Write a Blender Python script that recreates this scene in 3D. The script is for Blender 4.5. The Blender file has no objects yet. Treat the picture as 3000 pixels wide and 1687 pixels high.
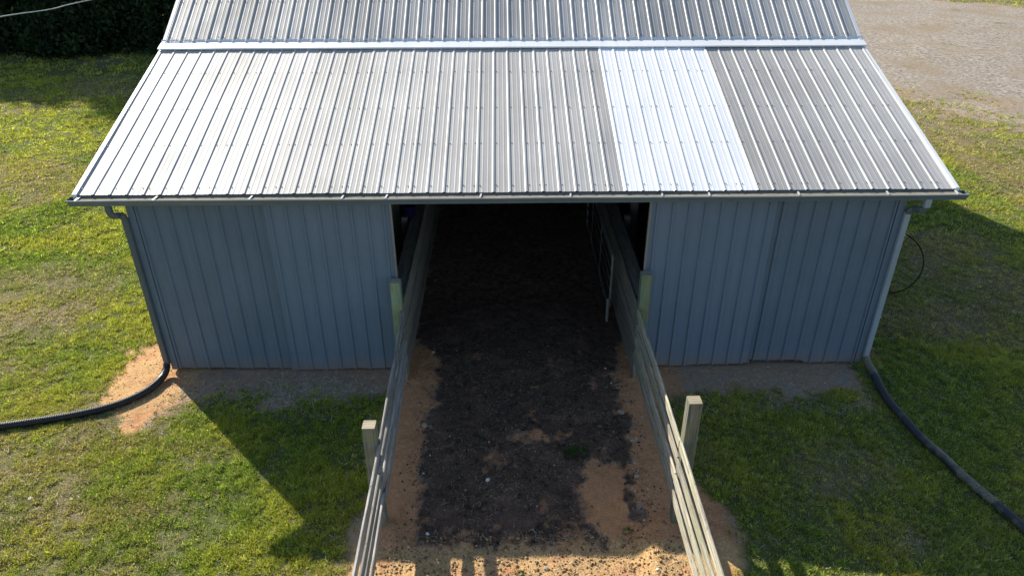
import bpy, math, random
import numpy as np
from mathutils import Vector, Matrix
R_ = math.radians
sc = bpy.context.scene
COL = sc.collection
random.seed(7)
rng = np.random.default_rng(7)

# ------------------------------------------------------------------ camera
cam_loc = np.array([-0.2237, -9.3587, 6.7786])
PITCH, YAW, ROLL, FPX = 0.5177, 0.0135, -0.0026, 2099.75
cd = bpy.data.cameras.new('camera'); cam = bpy.data.objects.new('camera', cd); COL.objects.link(cam)
cd.sensor_width = 36; cd.lens = FPX / 3000 * 36; cd.clip_end = 3000; cd.clip_start = 0.05
Fv = np.array([math.sin(YAW) * math.cos(PITCH), math.cos(YAW) * math.cos(PITCH), -math.sin(PITCH)])
Rv = np.array([math.cos(YAW), -math.sin(YAW), 0.0]); Uv = np.cross(Rv, Fv)
R2 = Rv * math.cos(ROLL) + Uv * math.sin(ROLL); U2 = -Rv * math.sin(ROLL) + Uv * math.cos(ROLL)
M = Matrix(((R2[0], U2[0], -Fv[0], cam_loc[0]), (R2[1], U2[1], -Fv[1], cam_loc[1]),
            (R2[2], U2[2], -Fv[2], cam_loc[2]), (0, 0, 0, 1)))
cam.matrix_world = M
sc.camera = cam

def project(P):                      # world points (n,3) -> pixel coordinates of the 3000 px photograph
    d = np.asarray(P, float) - cam_loc
    z = d @ Fv
    return 1500 + FPX * (d @ R2) / z, 843.5 - FPX * (d @ U2) / z, z

# ------------------------------------------------------------------ light
SX, SY = 1.09, -1.15                 # shadow offset per metre of height
sunv = Vector((-SX, -SY, 1)).normalized()
elev = math.asin(sunv.z); az = math.atan2(sunv.x, sunv.y)
w = bpy.data.worlds.new('World'); sc.world = w; w.use_nodes = True
nt = w.node_tree; nt.nodes.clear()
sky = nt.nodes.new('ShaderNodeTexSky'); sky.sky_type = 'NISHITA'; sky.sun_disc = False
sky.sun_elevation = elev; sky.sun_rotation = az
sky.air_density = 1.0; sky.dust_density = 0.6; sky.ozone_density = 1.3
bg = nt.nodes.new('ShaderNodeBackground'); bg.inputs['Strength'].default_value = 0.099
ow = nt.nodes.new('ShaderNodeOutputWorld')
nt.links.new(sky.outputs[0], bg.inputs[0]); nt.links.new(bg.outputs[0], ow.inputs[0])
sl = bpy.data.lights.new('sun', 'SUN'); sl.energy = 5.0; sl.angle = R_(0.53); sl.color = (1.0, 0.93, 0.81)
so = bpy.data.objects.new('sun', sl); COL.objects.link(so); so.location = (-20, 20, 25)
so.rotation_euler = sunv.to_track_quat('Z', 'Y').to_euler()
sc.view_settings.view_transform = 'Standard'; sc.view_settings.look = 'None'
sc.view_settings.exposure = 0.75; sc.view_settings.gamma = 1.0

# ------------------------------------------------------------------ noise
def _h(ix, iy, seed):
    n = (ix.astype(np.int64) * 374761393 + iy.astype(np.int64) * 668265263 + seed * 974634777) & 0xffffffff
    n = ((n ^ (n >> 13)) * 1274126177) & 0xffffffff
    return ((n ^ (n >> 16)) & 0xffff) / 65535.0
def vnoise(x, y, s=1.0, seed=0):
    x = np.asarray(x, float) / s + 1000.3; y = np.asarray(y, float) / s + 1000.7
    ix = np.floor(x); iy = np.floor(y); fx = x - ix; fy = y - iy
    fx = fx * fx * (3 - 2 * fx); fy = fy * fy * (3 - 2 * fy)
    a = _h(ix, iy, seed); b = _h(ix + 1, iy, seed); c = _h(ix, iy + 1, seed); d = _h(ix + 1, iy + 1, seed)
    return (a * (1 - fx) + b * fx) * (1 - fy) + (c * (1 - fx) + d * fx) * fy
def fbm(x, y, s=1.0, seed=0, o=4):
    t = 0; a = 0.5; n = 0
    for k in range(o):
        t = t + a * vnoise(x, y, s / 2 ** k, seed + 17 * k); n += a; a *= 0.55
    return t / n
def ss(a, b, x):
    t = np.clip((np.asarray(x, float) - a) / (b - a), 0, 1); return t * t * (3 - 2 * t)
def blob(x, y, cx, cy, rx, ry, rot=0):
    c, s = math.cos(rot), math.sin(rot); dx = x - cx; dy = y - cy
    return np.sqrt(((dx * c + dy * s) / rx) ** 2 + ((-dx * s + dy * c) / ry) ** 2)

# ------------------------------------------------------------------ materials
def mat(name):
    m = bpy.data.materials.new(name); m.use_nodes = True
    nt = m.node_tree; b = nt.nodes['Principled BSDF']; return m, nt, b
def N(nt, t, **k):
    n = nt.nodes.new(t)
    for a, v in k.items():
        if a in n.inputs: n.inputs[a].default_value = v
        else: setattr(n, a, v)
    return n
def mix(nt, fac, a, b, bt='MIX'):
    n = nt.nodes.new('ShaderNodeMix'); n.data_type = 'RGBA'; n.blend_type = bt
    for i, v in ((0, fac), (6, a), (7, b)):
        if hasattr(v, 'is_output') or isinstance(v, bpy.types.NodeSocket): nt.links.new(v, n.inputs[i])
        else: n.inputs[i].default_value = v if i == 0 else (*v, 1)
    return n.outputs[2]
def noise(nt, scale, detail=4, vec=None, rough=0.6):
    n = N(nt, 'ShaderNodeTexNoise', Scale=scale, Detail=detail, Roughness=rough)
    if vec is not None: nt.links.new(vec, n.inputs['Vector'])
    return n.outputs['Fac']
def ramp(nt, fac, stops):
    n = nt.nodes.new('ShaderNodeMapRange'); nt.links.new(fac, n.inputs[0])
    n.inputs[1].default_value, n.inputs[2].default_value = stops; n.clamp = True
    return n.outputs[0]
def coords(nt, scale=(1, 1, 1)):
    t = nt.nodes.new('ShaderNodeTexCoord'); mp = nt.nodes.new('ShaderNodeMapping')
    mp.inputs['Scale'].default_value = scale; nt.links.new(t.outputs['Object'], mp.inputs[0]); return mp.outputs[0]
def bump(nt, b, h, strength, dist=0.01):
    n = nt.nodes.new('ShaderNodeBump'); n.inputs['Strength'].default_value = strength; n.inputs['Distance'].default_value = dist
    nt.links.new(h, n.inputs['Height']); nt.links.new(n.outputs[0], b.inputs['Normal']); return n

def metal_roof(name, base, dirt, rough, met=0.85):
    m, nt, b = mat(name)
    at = nt.nodes.new('ShaderNodeAttribute'); at.attribute_name = 'tone'
    v = coords(nt, (1, 1, 1)); vs = coords(nt, (14, 0.35, 0.35)); vf = coords(nt, (60, 2.2, 2.2))
    c = mix(nt, ramp(nt, noise(nt, 1.0, 5, v), (0.35, 0.7)), base, dirt)
    c = mix(nt, ramp(nt, noise(nt, 1.0, 4, vs), (0.42, 0.75)), c, dirt)
    k = N(nt, 'ShaderNodeMath', operation='MULTIPLY'); nt.links.new(noise(nt, 1, 3, vf), k.inputs[0]); k.inputs[1].default_value = 0.35
    c = mix(nt, k.outputs[0], c, tuple(x * 0.8 for x in dirt))
    hsv = nt.nodes.new('ShaderNodeHueSaturation'); nt.links.new(c, hsv.inputs['Color']); nt.links.new(at.outputs['Fac'], hsv.inputs['Value'])
    nt.links.new(hsv.outputs[0], b.inputs['Base Color'])
    b.inputs['Metallic'].default_value = met
    r = N(nt, 'ShaderNodeMapRange'); nt.links.new(noise(nt, 2.5, 4, v), r.inputs[0])
    r.inputs[1].default_value = .3; r.inputs[2].default_value = .7; r.inputs[3].default_value = rough - .05; r.inputs[4].default_value = rough + .07
    nt.links.new(r.outputs[0], b.inputs['Roughness'])
    vb = coords(nt, (5, 1.1, 1.1)); bump(nt, b, noise(nt, 1, 2, vb), 0.22, 0.01)
    return m
def paint(name, col, rough=0.45, var=0.25, met=0.0, spec=0.5, bsc=3, mud=False):
    m, nt, b = mat(name); v = coords(nt); vs = coords(nt, (6, 6, 0.6))
    dk = tuple(c * (1 - var) for c in col)
    c = mix(nt, ramp(nt, noise(nt, 2.0, 6, v), (0.35, 0.7)), col, dk)
    c = mix(nt, ramp(nt, noise(nt, 1.3, 5, vs), (0.5, 0.9)), c, tuple(min(1, x * 1.08 + 0.004) for x in col))
    if mud:
        sp = nt.nodes.new('ShaderNodeSeparateXYZ'); nt.links.new(v, sp.inputs[0])
        zz = N(nt, 'ShaderNodeMath', operation='MULTIPLY_ADD'); nt.links.new(noise(nt, 5, 6, v, .7), zz.inputs[0]); zz.inputs[1].default_value = -.55; nt.links.new(sp.outputs['Z'], zz.inputs[2])
        mf = nt.nodes.new('ShaderNodeMapRange'); nt.links.new(zz.outputs[0], mf.inputs[0]); mf.inputs[1].default_value = .02; mf.inputs[2].default_value = -.26; mf.inputs[3].default_value = 0; mf.inputs[4].default_value = .55
        c = mix(nt, mf.outputs[0], c, (0.24, 0.18, 0.12))
        c = mix(nt, ramp(nt, noise(nt, 16, 5, v, .8), (.64, .75)), c, tuple(x * .8 for x in col))
    nt.links.new(c, b.inputs['Base Color']); b.inputs['Roughness'].default_value = rough
    b.inputs['Metallic'].default_value = met; b.inputs['Specular IOR Level'].default_value = spec
    bump(nt, b, noise(nt, bsc, 2, v), 0.12, 0.01); return m
def wood(name, c1, c2, c3, axis=1, rough=0.85):
    m, nt, b = mat(name)
    s = [30, 30, 30]; s[axis] = 1.1; s2 = [75, 75, 75]; s2[axis] = 3.0
    g = noise(nt, 1, 6, coords(nt, s), 0.75); g2 = noise(nt, 1, 5, coords(nt, s2), 0.7); p = noise(nt, 1.7, 6, coords(nt), .7); p2 = noise(nt, 7, 4, coords(nt), .7)
    oi = nt.nodes.new('ShaderNodeObjectInfo')
    c = mix(nt, ramp(nt, g, (0.43, 0.57)), c1, c2)
    c = mix(nt, ramp(nt, p, (0.46, 0.62)), c, c3)
    c = mix(nt, ramp(nt, g2, (0.54, 0.68)), c, tuple(x * 0.35 for x in c2))
    c = mix(nt, ramp(nt, p2, (0.64, 0.72)), c, tuple(x * 0.5 for x in c2))
    hsv = nt.nodes.new('ShaderNodeHueSaturation'); mr = N(nt, 'ShaderNodeMapRange'); nt.links.new(oi.outputs['Random'], mr.inputs[0]); mr.inputs[3].default_value = .78; mr.inputs[4].default_value = 1.15
    nt.links.new(mr.outputs[0], hsv.inputs['Value']); nt.links.new(c, hsv.inputs['Color'])
    nt.links.new(hsv.outputs[0], b.inputs['Base Color']); b.inputs['Roughness'].default_value = rough
    b.inputs['Specular IOR Level'].default_value = 0.2
    bump(nt, b, g, 0.8, 0.008); return m
def plain(name, col, rough=0.8, met=0, spec=.3):
    m, nt, b = mat(name)
    c = mix(nt, ramp(nt, noise(nt, 9, 5, coords(nt)), (0.35, 0.7)), col, tuple(x * 0.6 for x in col))
    nt.links.new(c, b.inputs['Base Color']); b.inputs['Roughness'].default_value = rough; b.inputs['Metallic'].default_value = met
    b.inputs['Specular IOR Level'].default_value = spec; return m
def leafy(name, trans=0.45):
    m = bpy.data.materials.new(name); m.use_nodes = True; nt = m.node_tree; nt.nodes.clear()
    at = nt.nodes.new('ShaderNodeAttribute'); at.attribute_name = 'col'
    d = nt.nodes.new('ShaderNodeBsdfDiffuse'); t = nt.nodes.new('ShaderNodeBsdfTranslucent'); mx = nt.nodes.new('ShaderNodeMixShader')
    o = nt.nodes.new('ShaderNodeOutputMaterial'); mx.inputs[0].default_value = trans
    nt.links.new(at.outputs['Color'], d.inputs[0]); nt.links.new(at.outputs['Color'], t.inputs[0])
    nt.links.new(d.outputs[0], mx.inputs[1]); nt.links.new(t.outputs[0], mx.inputs[2])
    nt.links.new(mx.outputs[0], o.inputs[0]); return m

m_roof = metal_roof('weathered galvalume', (0.59, 0.58, 0.56), (0.46, 0.45, 0.43), 0.58, 0.20)
m_new = metal_roof('bright galvalume', (0.93, 0.94, 0.95), (0.86, 0.88, 0.90), 0.46, 0.12)
m_flash = metal_roof('flashing metal', (0.92, 0.93, 0.93), (0.83, 0.85, 0.86), 0.42, 0.15)
m_screw = plain('screw', (0.12, 0.12, 0.13), 0.5, 0.5)
m_wall = paint('slate blue wall paint', (0.128, 0.176, 0.240), 0.5, 0.12, 0, 0.4, mud=True)
m_door = paint('slate blue door paint', (0.148, 0.200, 0.270), 0.5, 0.08, 0, 0.4, mud=True)
m_trim = paint('trim paint', (0.24, 0.24, 0.22), 0.5, 0.2)
m_gut = paint('gutter paint', (0.15, 0.19, 0.22), 0.38, 0.10, 0, 0.5)
m_gutin = plain('gutter silt', (0.26, 0.24, 0.185), 0.9)
m_lip = paint('gutter lip', (0.45, 0.47, 0.48), 0.3, 0.1, 0.2)
m_hang = plain('hanger metal', (0.75, 0.76, 0.76), 0.4, 0.4)
m_dspL = paint('downspout dim sky tint', (0.10, 0.125, 0.145), 0.35, 0.12)  # darker tone: weak sky reflection painted into the downspout colour
m_dspR = paint('downspout bright sky tint', (0.30, 0.36, 0.41), 0.32, 0.12)  # paler tone: stronger sky reflection on the right downspout, painted into the colour
m_pipe = plain('black corrugated plastic', (0.022, 0.024, 0.028), 0.38, 0, 0.5)
m_inside = wood('old planks', (0.34, 0.31, 0.26), (0.19, 0.17, 0.15), (0.26, 0.26, 0.19))
m_railL = wood('grey weathered rail', (0.44, 0.42, 0.375), (0.19, 0.185, 0.175), (0.28, 0.275, 0.25))
m_railR = wood('pale treated rail', (0.56, 0.51, 0.39), (0.25, 0.24, 0.205), (0.37, 0.37, 0.25))
m_postG = wood('green treated post', (0.27, 0.36, 0.23), (0.18, 0.27, 0.18), (0.30, 0.28, 0.13), axis=2)
m_postW = wood('weathered post', (0.29, 0.28, 0.23), (0.14, 0.145, 0.135), (0.23, 0.23, 0.14), axis=2)
m_cut = wood('sawn end grain', (0.48, 0.42, 0.31), (0.33, 0.28, 0.20), (0.42, 0.37, 0.26), axis=0)
m_tube = plain('galvanised tube', (0.30, 0.31, 0.31), 0.5, 0.3)
m_rust = plain('rusty iron', (0.045, 0.028, 0.02), 0.9)
m_blue = plain('blue plastic', (0.015, 0.02, 0.10), 0.5, 0, .3)
m_white = plain('white scrap', (0.75, 0.74, 0.70), 0.7)
m_teal = plain('green plastic', (0.02, 0.16, 0.12), 0.5)
m_stone = plain('pale stone', (0.42, 0.33, 0.23), 0.9)
m_cable = plain('cable', (0.55, 0.56, 0.56), 0.5)
m_bark = plain('bark', (0.07, 0.055, 0.04), 0.95)
m_concrete = plain('dust', (0.2, 0.18, 0.15), 0.95)
m_leaf = leafy('leaf', 0.50)
m_tree = leafy('tree leaf', 0.25)

# ------------------------------------------------------------------ objects
def tag(o, label=None, cat=None, group=None, kind=None):
    if label: o['label'] = label
    if cat: o['category'] = cat
    if group: o['group'] = group
    if kind: o['kind'] = kind
    return o
def thing(name, label, cat, loc=(0, 0, 0), group=None):
    o = bpy.data.objects.new(name, None); COL.objects.link(o); o.location = loc; o.empty_display_size = .2
    return tag(o, label, cat, group)
class MB:
    def __init__(s): s.v = []; s.f = []; s.mi = []; s.tone = []
    def face(s, pts, mi=0, tone=1.0):
        n = len(s.v); s.v += [tuple(p) for p in pts]; s.f.append(tuple(range(n, n + len(pts)))); s.mi.append(mi); s.tone += [tone] * len(pts)
    def grid(s, rows, mi=0, close=False, tone=1.0):         # rows of equal length
        n = len(s.v); L = len(rows[0])
        for r in rows: s.v += [tuple(p) for p in r]; s.tone += [tone] * L
        for i in range(len(rows) - 1):
            for j in range(L if close else L - 1):
                k = (j + 1) % L
                s.f.append((n + i * L + j, n + i * L + k, n + (i + 1) * L + k, n + (i + 1) * L + j)); s.mi.append(mi)
    def box(s, a, b, mi=0, tone=1.0):
        (x0, y0, z0), (x1, y1, z1) = a, b
        p = [(x0, y0, z0), (x1, y0, z0), (x1, y1, z0), (x0, y1, z0), (x0, y0, z1), (x1, y0, z1), (x1, y1, z1), (x0, y1, z1)]
        s.hexa(p, mi, tone)
    def hexa(s, p, mi=0, tone=1.0, top=None):
        n = len(s.v); s.v += [tuple(q) for q in p]; s.tone += [tone] * 8
        for k, f in enumerate([(3, 2, 1, 0), (4, 5, 6, 7), (0, 1, 5, 4), (1, 2, 6, 5), (2, 3, 7, 6), (3, 0, 4, 7)]):
            s.f.append(tuple(n + i for i in f)); s.mi.append(top if (top is not None and k == 1) else mi)
    def tube(s, path, r, seg=10, mi=0, caps=True, rad=None):
        path = [Vector(p) for p in path]; rows = []; up = Vector((0, 0, 1)); prev = None
        for i, p in enumerate(path):
            t = (path[min(i + 1, len(path) - 1)] - path[max(i - 1, 0)]).normalized()
            if prev is None: a = t.cross(up if abs(t.z) < .9 else Vector((1, 0, 0))).normalized()
            else: a = (prev - t * prev.dot(t)).normalized()
            prev = a; b = t.cross(a); rr = rad[i] if rad else r
            rows.append([p + (a * math.cos(q) + b * math.sin(q)) * rr for q in [2 * math.pi * k / seg for k in range(seg)]])
        s.grid(rows, mi, close=True)
        if caps: s.face(rows[0][::-1], mi); s.face(rows[-1], mi)
    def build(s, name, mats, parent=None, smooth=False, origin=None, bevel=0):
        me = bpy.data.meshes.new(name)
        o = bpy.data.objects.new(name, me); COL.objects.link(o)
        if parent is not None:
            off = Vector(parent.location)
            if parent.parent: off += Vector(parent.parent.location)
            o.parent = parent
            if parent.type == 'MESH': pass
        else:
            off = Vector(origin) if origin else Vector((0, 0, 0)); o.location = off
        me.from_pydata([tuple(Vector(v) - off) for v in s.v], [], s.f)
        if not isinstance(mats, (list, tuple)): mats = [mats]
        for m in mats: me.materials.append(m)
        me.polygons.foreach_set('material_index', s.mi)
        at = me.attributes.new('tone', 'FLOAT', 'POINT'); at.data.foreach_set('value', s.tone)
        if smooth: me.polygons.foreach_set('use_smooth', [True] * len(s.f))
        me.update()
        if bevel:
            md = o.modifiers.new('bevel', 'BEVEL'); md.width = bevel; md.segments = 2; md.limit_method = 'ANGLE'
        return o

# ================================================================== THE GROUND
def masks(x, y):
    """surface cover of the ground: grass, lane (dark manure), gravel, orange clay, dry thatch; 0..1"""
    x = np.asarray(x, float); y = np.asarray(y, float)
    n1 = fbm(x, y, 0.5, 3); n2 = fbm(x, y, 1.6, 5); n3 = fbm(x, y, 0.16, 9, 3); nb = fbm(x, y, 4.5, 11)
    inside = (np.abs(x) < 5.5) & (y > 0.02) & (y < 14.4)
    # lane of trodden manure
    eL = -1.32 + (n1 - .5) * .30 + (n3 - .5) * .2; eR = 1.50 + (n1 - .5) * .34 + (n3 - .5) * .22
    eL = np.where(y > 0.2, eL - ss(0.2, 1.0, y) * .5, eL); eR = np.where(y > 0.2, eR + ss(.2, 1.2, y) * .5, eR)
    n4 = (fbm(x, y, .07, 13, 2) - .5) * .16
    lane = ss(-.15, .15, x - eL + n4) * ss(-.15, .15, eR - x + n4)
    clay = 1 - ss(.6, 1.3, blob(x, y, 1.12, -2.85, .40, 1.05, .14) + (n1 - .5) * 1.3 + (n3 - .5) * .6)
    clay = clay * (1 - .9 * ss(-.20, -.12, x - eR) * ss(-3.45, -3.2, y))
    clay = np.maximum(clay, .5 * (1 - ss(.6, 1.1, blob(x, y, .1, -1.65, .35, .18) + (n3 - .5) * 1.6)))
    thin = 1 - ss(-3.62, -3.45, y + (n3 - .5) * .35)            # the manure thins out into dry trodden dirt
    lane = lane * (1 - clay) * (1 - .86 * thin) * (1 - .35 * ss(.6, 3.5, y))  # last factor pales the floor inside the barn, in place of missing light
    spots = .42 * ss(.55, .76, fbm(x + 9, y, .30, 51, 4)) * (y < .5)
    lane = lane * (1 - spots)
    # grass
    lawn = np.ones_like(x)
    lawn *= ss(.0, .25, np.abs(x - .04) - 1.98 + (n1 - .5) * .35 - .45 * (x > 0) * (1 - ss(-3.2, -2.4, y)) * ss(-4.6, -3.6, y))
    fr = ss(-.25, .40, -y - .84 + (n1 - .5) * .9 + (n2 - .5) * .7 + (n3 - .5) * .4)
    nearwall = (np.abs(x) < 5.35 + (n3 - .5) * .4) & (y > -1.6)
    lawn = np.where(nearwall, lawn * fr, lawn)
    c1 = blob(x, y, -5.75, -.15, .72, 1.15, .25) + (n1 - .5) * .7 + (n3 - .5) * .4
    lawn *= ss(.75, 1.35, c1)
    lawn *= .35 + .65 * ss(.8, 1.1, blob(x, y, 5.75, .35, .22, .5) + (n3 - .5) * .5)
    grav = ss(-2.6, 3.2, (n1 - .5) * 3 + (x - 13.2) * .86 + (y - 17.5) * .45 + (n2 - .5) * 3.0 + (nb - .5) * 4) * ss(39.5, 36.5, y - np.clip(29.5 - x, -1.5, 60) * 1.2 + (n2 - .5) * 5)
    lawn = np.where(inside, 0, lawn) * (1 - grav)
    # dry brown thatch inside the lawn
    dry = .8 * ss(.55, .70, fbm(x + 4, y - 3, 2.2, 21) + (n3 - .5) * .1 + .07 * ((x > 2) & (y < 8)))
    dry = np.maximum(dry, (1 - ss(.6, 1.15, blob(x, y, -9.4, 2.2, 2.6, 1.5, -.35) + (n2 - .5) * 1.2 + (n1 - .5) * .8)))
    dry = np.maximum(dry, .8 * (1 - ss(.6, 1.1, blob(x, y, -11.5, 9.0, 3.2, 1.5, -.1) + (n2 - .5) * 1.1)))
    dry = np.maximum(dry, (1 - ss(.55, 1.1, blob(x, y, 7.4, 1.2, 1.3, .9, .3) + (n2 - .5) * 1.1 + (n1 - .5) * .6)))
    dry = np.maximum(dry, (1 - ss(.6, 1.1, blob(x, y, 13.8, 10.5, 1.9, 4.6, .12) + (n2 - .5) * 1.0)))
    dry = np.maximum(dry, .8 * (1 - ss(.6, 1.1, blob(x, y, 4.3, -2.3, .9, .5, .3) + (n1 - .5) * 1.4)))
    dr = ss(-.5, .9, x - 12.2 + (n2 - .5) * 2.2 + (n1 - .5) * 1.2) * ss(4, 6, y)
    dr = np.maximum(dr, ss(12, 13.6, y + (n2 - .5) * 2.5) * (x > 8)) * (1 - .6 * ss(.62, .72, n2))
    dry = np.maximum(dry, dr)
    green = 1 - ss(.6, 1.15, blob(x, y, -6.7, 1.6, 1.0, 3.2, -.12) + (n1 - .5) * .5)
    green = np.maximum(green, 1 - ss(.7, 1.1, blob(x, y, 10.2, 9.0, 1.8, 4.2, .0) + (n2 - .5) * .7))
    dry = dry * (1 - .9 * green) * (.55 + .45 * ss(.35, .6, n1))
    cl = np.clip(1 - ss(.75, 1.15, c1), 0, 1)
    cl = np.maximum(cl, clay); cl = np.maximum(cl, ss(.02, .2, spots) * (np.abs(x) < 2))
    strip = ss(-.05, .05, eL - x) * ss(-2.1, -1.75, x + (n1 - .5) * .3) * (y < .6) + ss(-.05, .05, x - eR) * ss(-2.9, -2.2, -x + (n1 - .5) * .5) * (y < .6)
    cl = np.maximum(cl, strip * .9)
    cl = np.maximum(cl, .7 * thin * (np.abs(x) < 2.0))
    cl = np.maximum(cl, .9 * ss(-.3, .1, x - 5.6) * (1 - ss(.8, 1.1, blob(x, y, 5.75, .35, .22, .5) + (n3 - .5) * .5)))
    thin = thin * 1.0
    return dict(grass=lawn, lane=lane, grav=grav, clay=cl, dry=dry, thin=np.maximum(thin, .85 * np.clip(1 - ss(.85, 1.25, c1), 0, 1)))
def height(x, y, m=None):
    m = m or masks(x, y)
    h = (fbm(x, y, 1.4, 31) - .5) * .05 * ss(0, 1.5, np.abs(y) + 0 * x)
    h = h + (fbm(x, y, .16, 33, 3) - .5) * (.012 + .030 * m['lane'] + .016 * m['clay'])
    h = h + (fbm(x, y, .42, 35, 3) - .5) * .030 * np.maximum(m['lane'], m['clay'])
    h = h + .07 * np.exp(-blob(x, y, 1.50, -3.72, .14, .42) ** 2) + .03 * np.exp(-blob(x, y, 1.42, -2.2, .12, .8) ** 2)
    h = h - .021 * np.clip(x - 2.2, 0, 8) * np.clip(-y - .3, 0, 6)
    r = np.hypot(x, y - 4)
    h = h + (fbm(x, y, 11, 41) - .5) * .5 * ss(11, 34, r) + (fbm(x, y, 70, 43) - .5) * 7 * ss(60, 200, r)
    h = h * (1 - .8 * ((np.abs(x) < 5.7) & (y > -.05) & (y < 14.6) & (np.abs(x) > 2)))
    return h - .012

def axis(segs):
    out = [segs[0][0]]
    for a, b, s0, s1 in segs:
        t = a; n = 0; L = b - a
        k = max(2, int(L / ((s0 + s1) / 2)))
        u = np.linspace(0, 1, k + 1)[1:]
        # spacing grows linearly from s0 to s1
        f = (s0 * u + (s1 - s0) * u * u / 2) / (s0 + (s1 - s0) / 2)
        out += list(a + f * L)
    return np.array(out)
ax = axis([(-500, -60, 60, 6), (-60, -18, 5, .5), (-18, -9, .4, .08), (-9, -2.3, .07, .05), (-2.3, 2.3, .035, .035), (2.3, 9, .05, .07), (9, 18, .08, .4), (18, 60, .5, 5), (60, 500, 6, 60)])
ay = axis([(-300, -30, 60, 4), (-30, -6, 3, .1), (-6, -4.6, .08, .04), (-4.6, 1.5, .035, .04), (1.5, 8, .06, .12), (8, 45, .15, .9), (45, 120, 1, 10), (120, 900, 12, 90)])
GX, GY = np.meshgrid(ax, ay); gx = GX.ravel(); gy = GY.ravel()
gm = masks(gx, gy); gz = height(gx, gy, gm)
def np_mesh(name, V, Fc, nper, mats, smooth=False, cols=None, attrs=None):
    me = bpy.data.meshes.new(name); nv = len(V); nf = len(Fc)
    me.vertices.add(nv); me.vertices.foreach_set('co', np.asarray(V, np.float32).ravel())
    me.loops.add(nf * nper); me.loops.foreach_set('vertex_index', np.asarray(Fc, np.int32).ravel())
    me.polygons.add(nf); me.polygons.foreach_set('loop_start', np.arange(nf, dtype=np.int32) * nper)
    me.polygons.foreach_set('loop_total', np.full(nf, nper, np.int32))
    if smooth: me.polygons.foreach_set('use_smooth', np.ones(nf, bool))
    for m in mats: me.materials.append(m)
    if cols is not None:
        a = me.attributes.new('col', 'FLOAT_COLOR', 'POINT')
        c4 = np.ones((nv, 4), np.float32); c4[:, :3] = cols; a.data.foreach_set('color', c4.ravel())
    for k, v in (attrs or {}).items():
        a = me.attributes.new(k, 'FLOAT', 'POINT'); a.data.foreach_set('value', np.asarray(v, np.float32).ravel())
    me.update(calc_edges=True); me.validate()
    o = bpy.data.objects.new(name, me); COL.objects.link(o); return o

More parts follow.
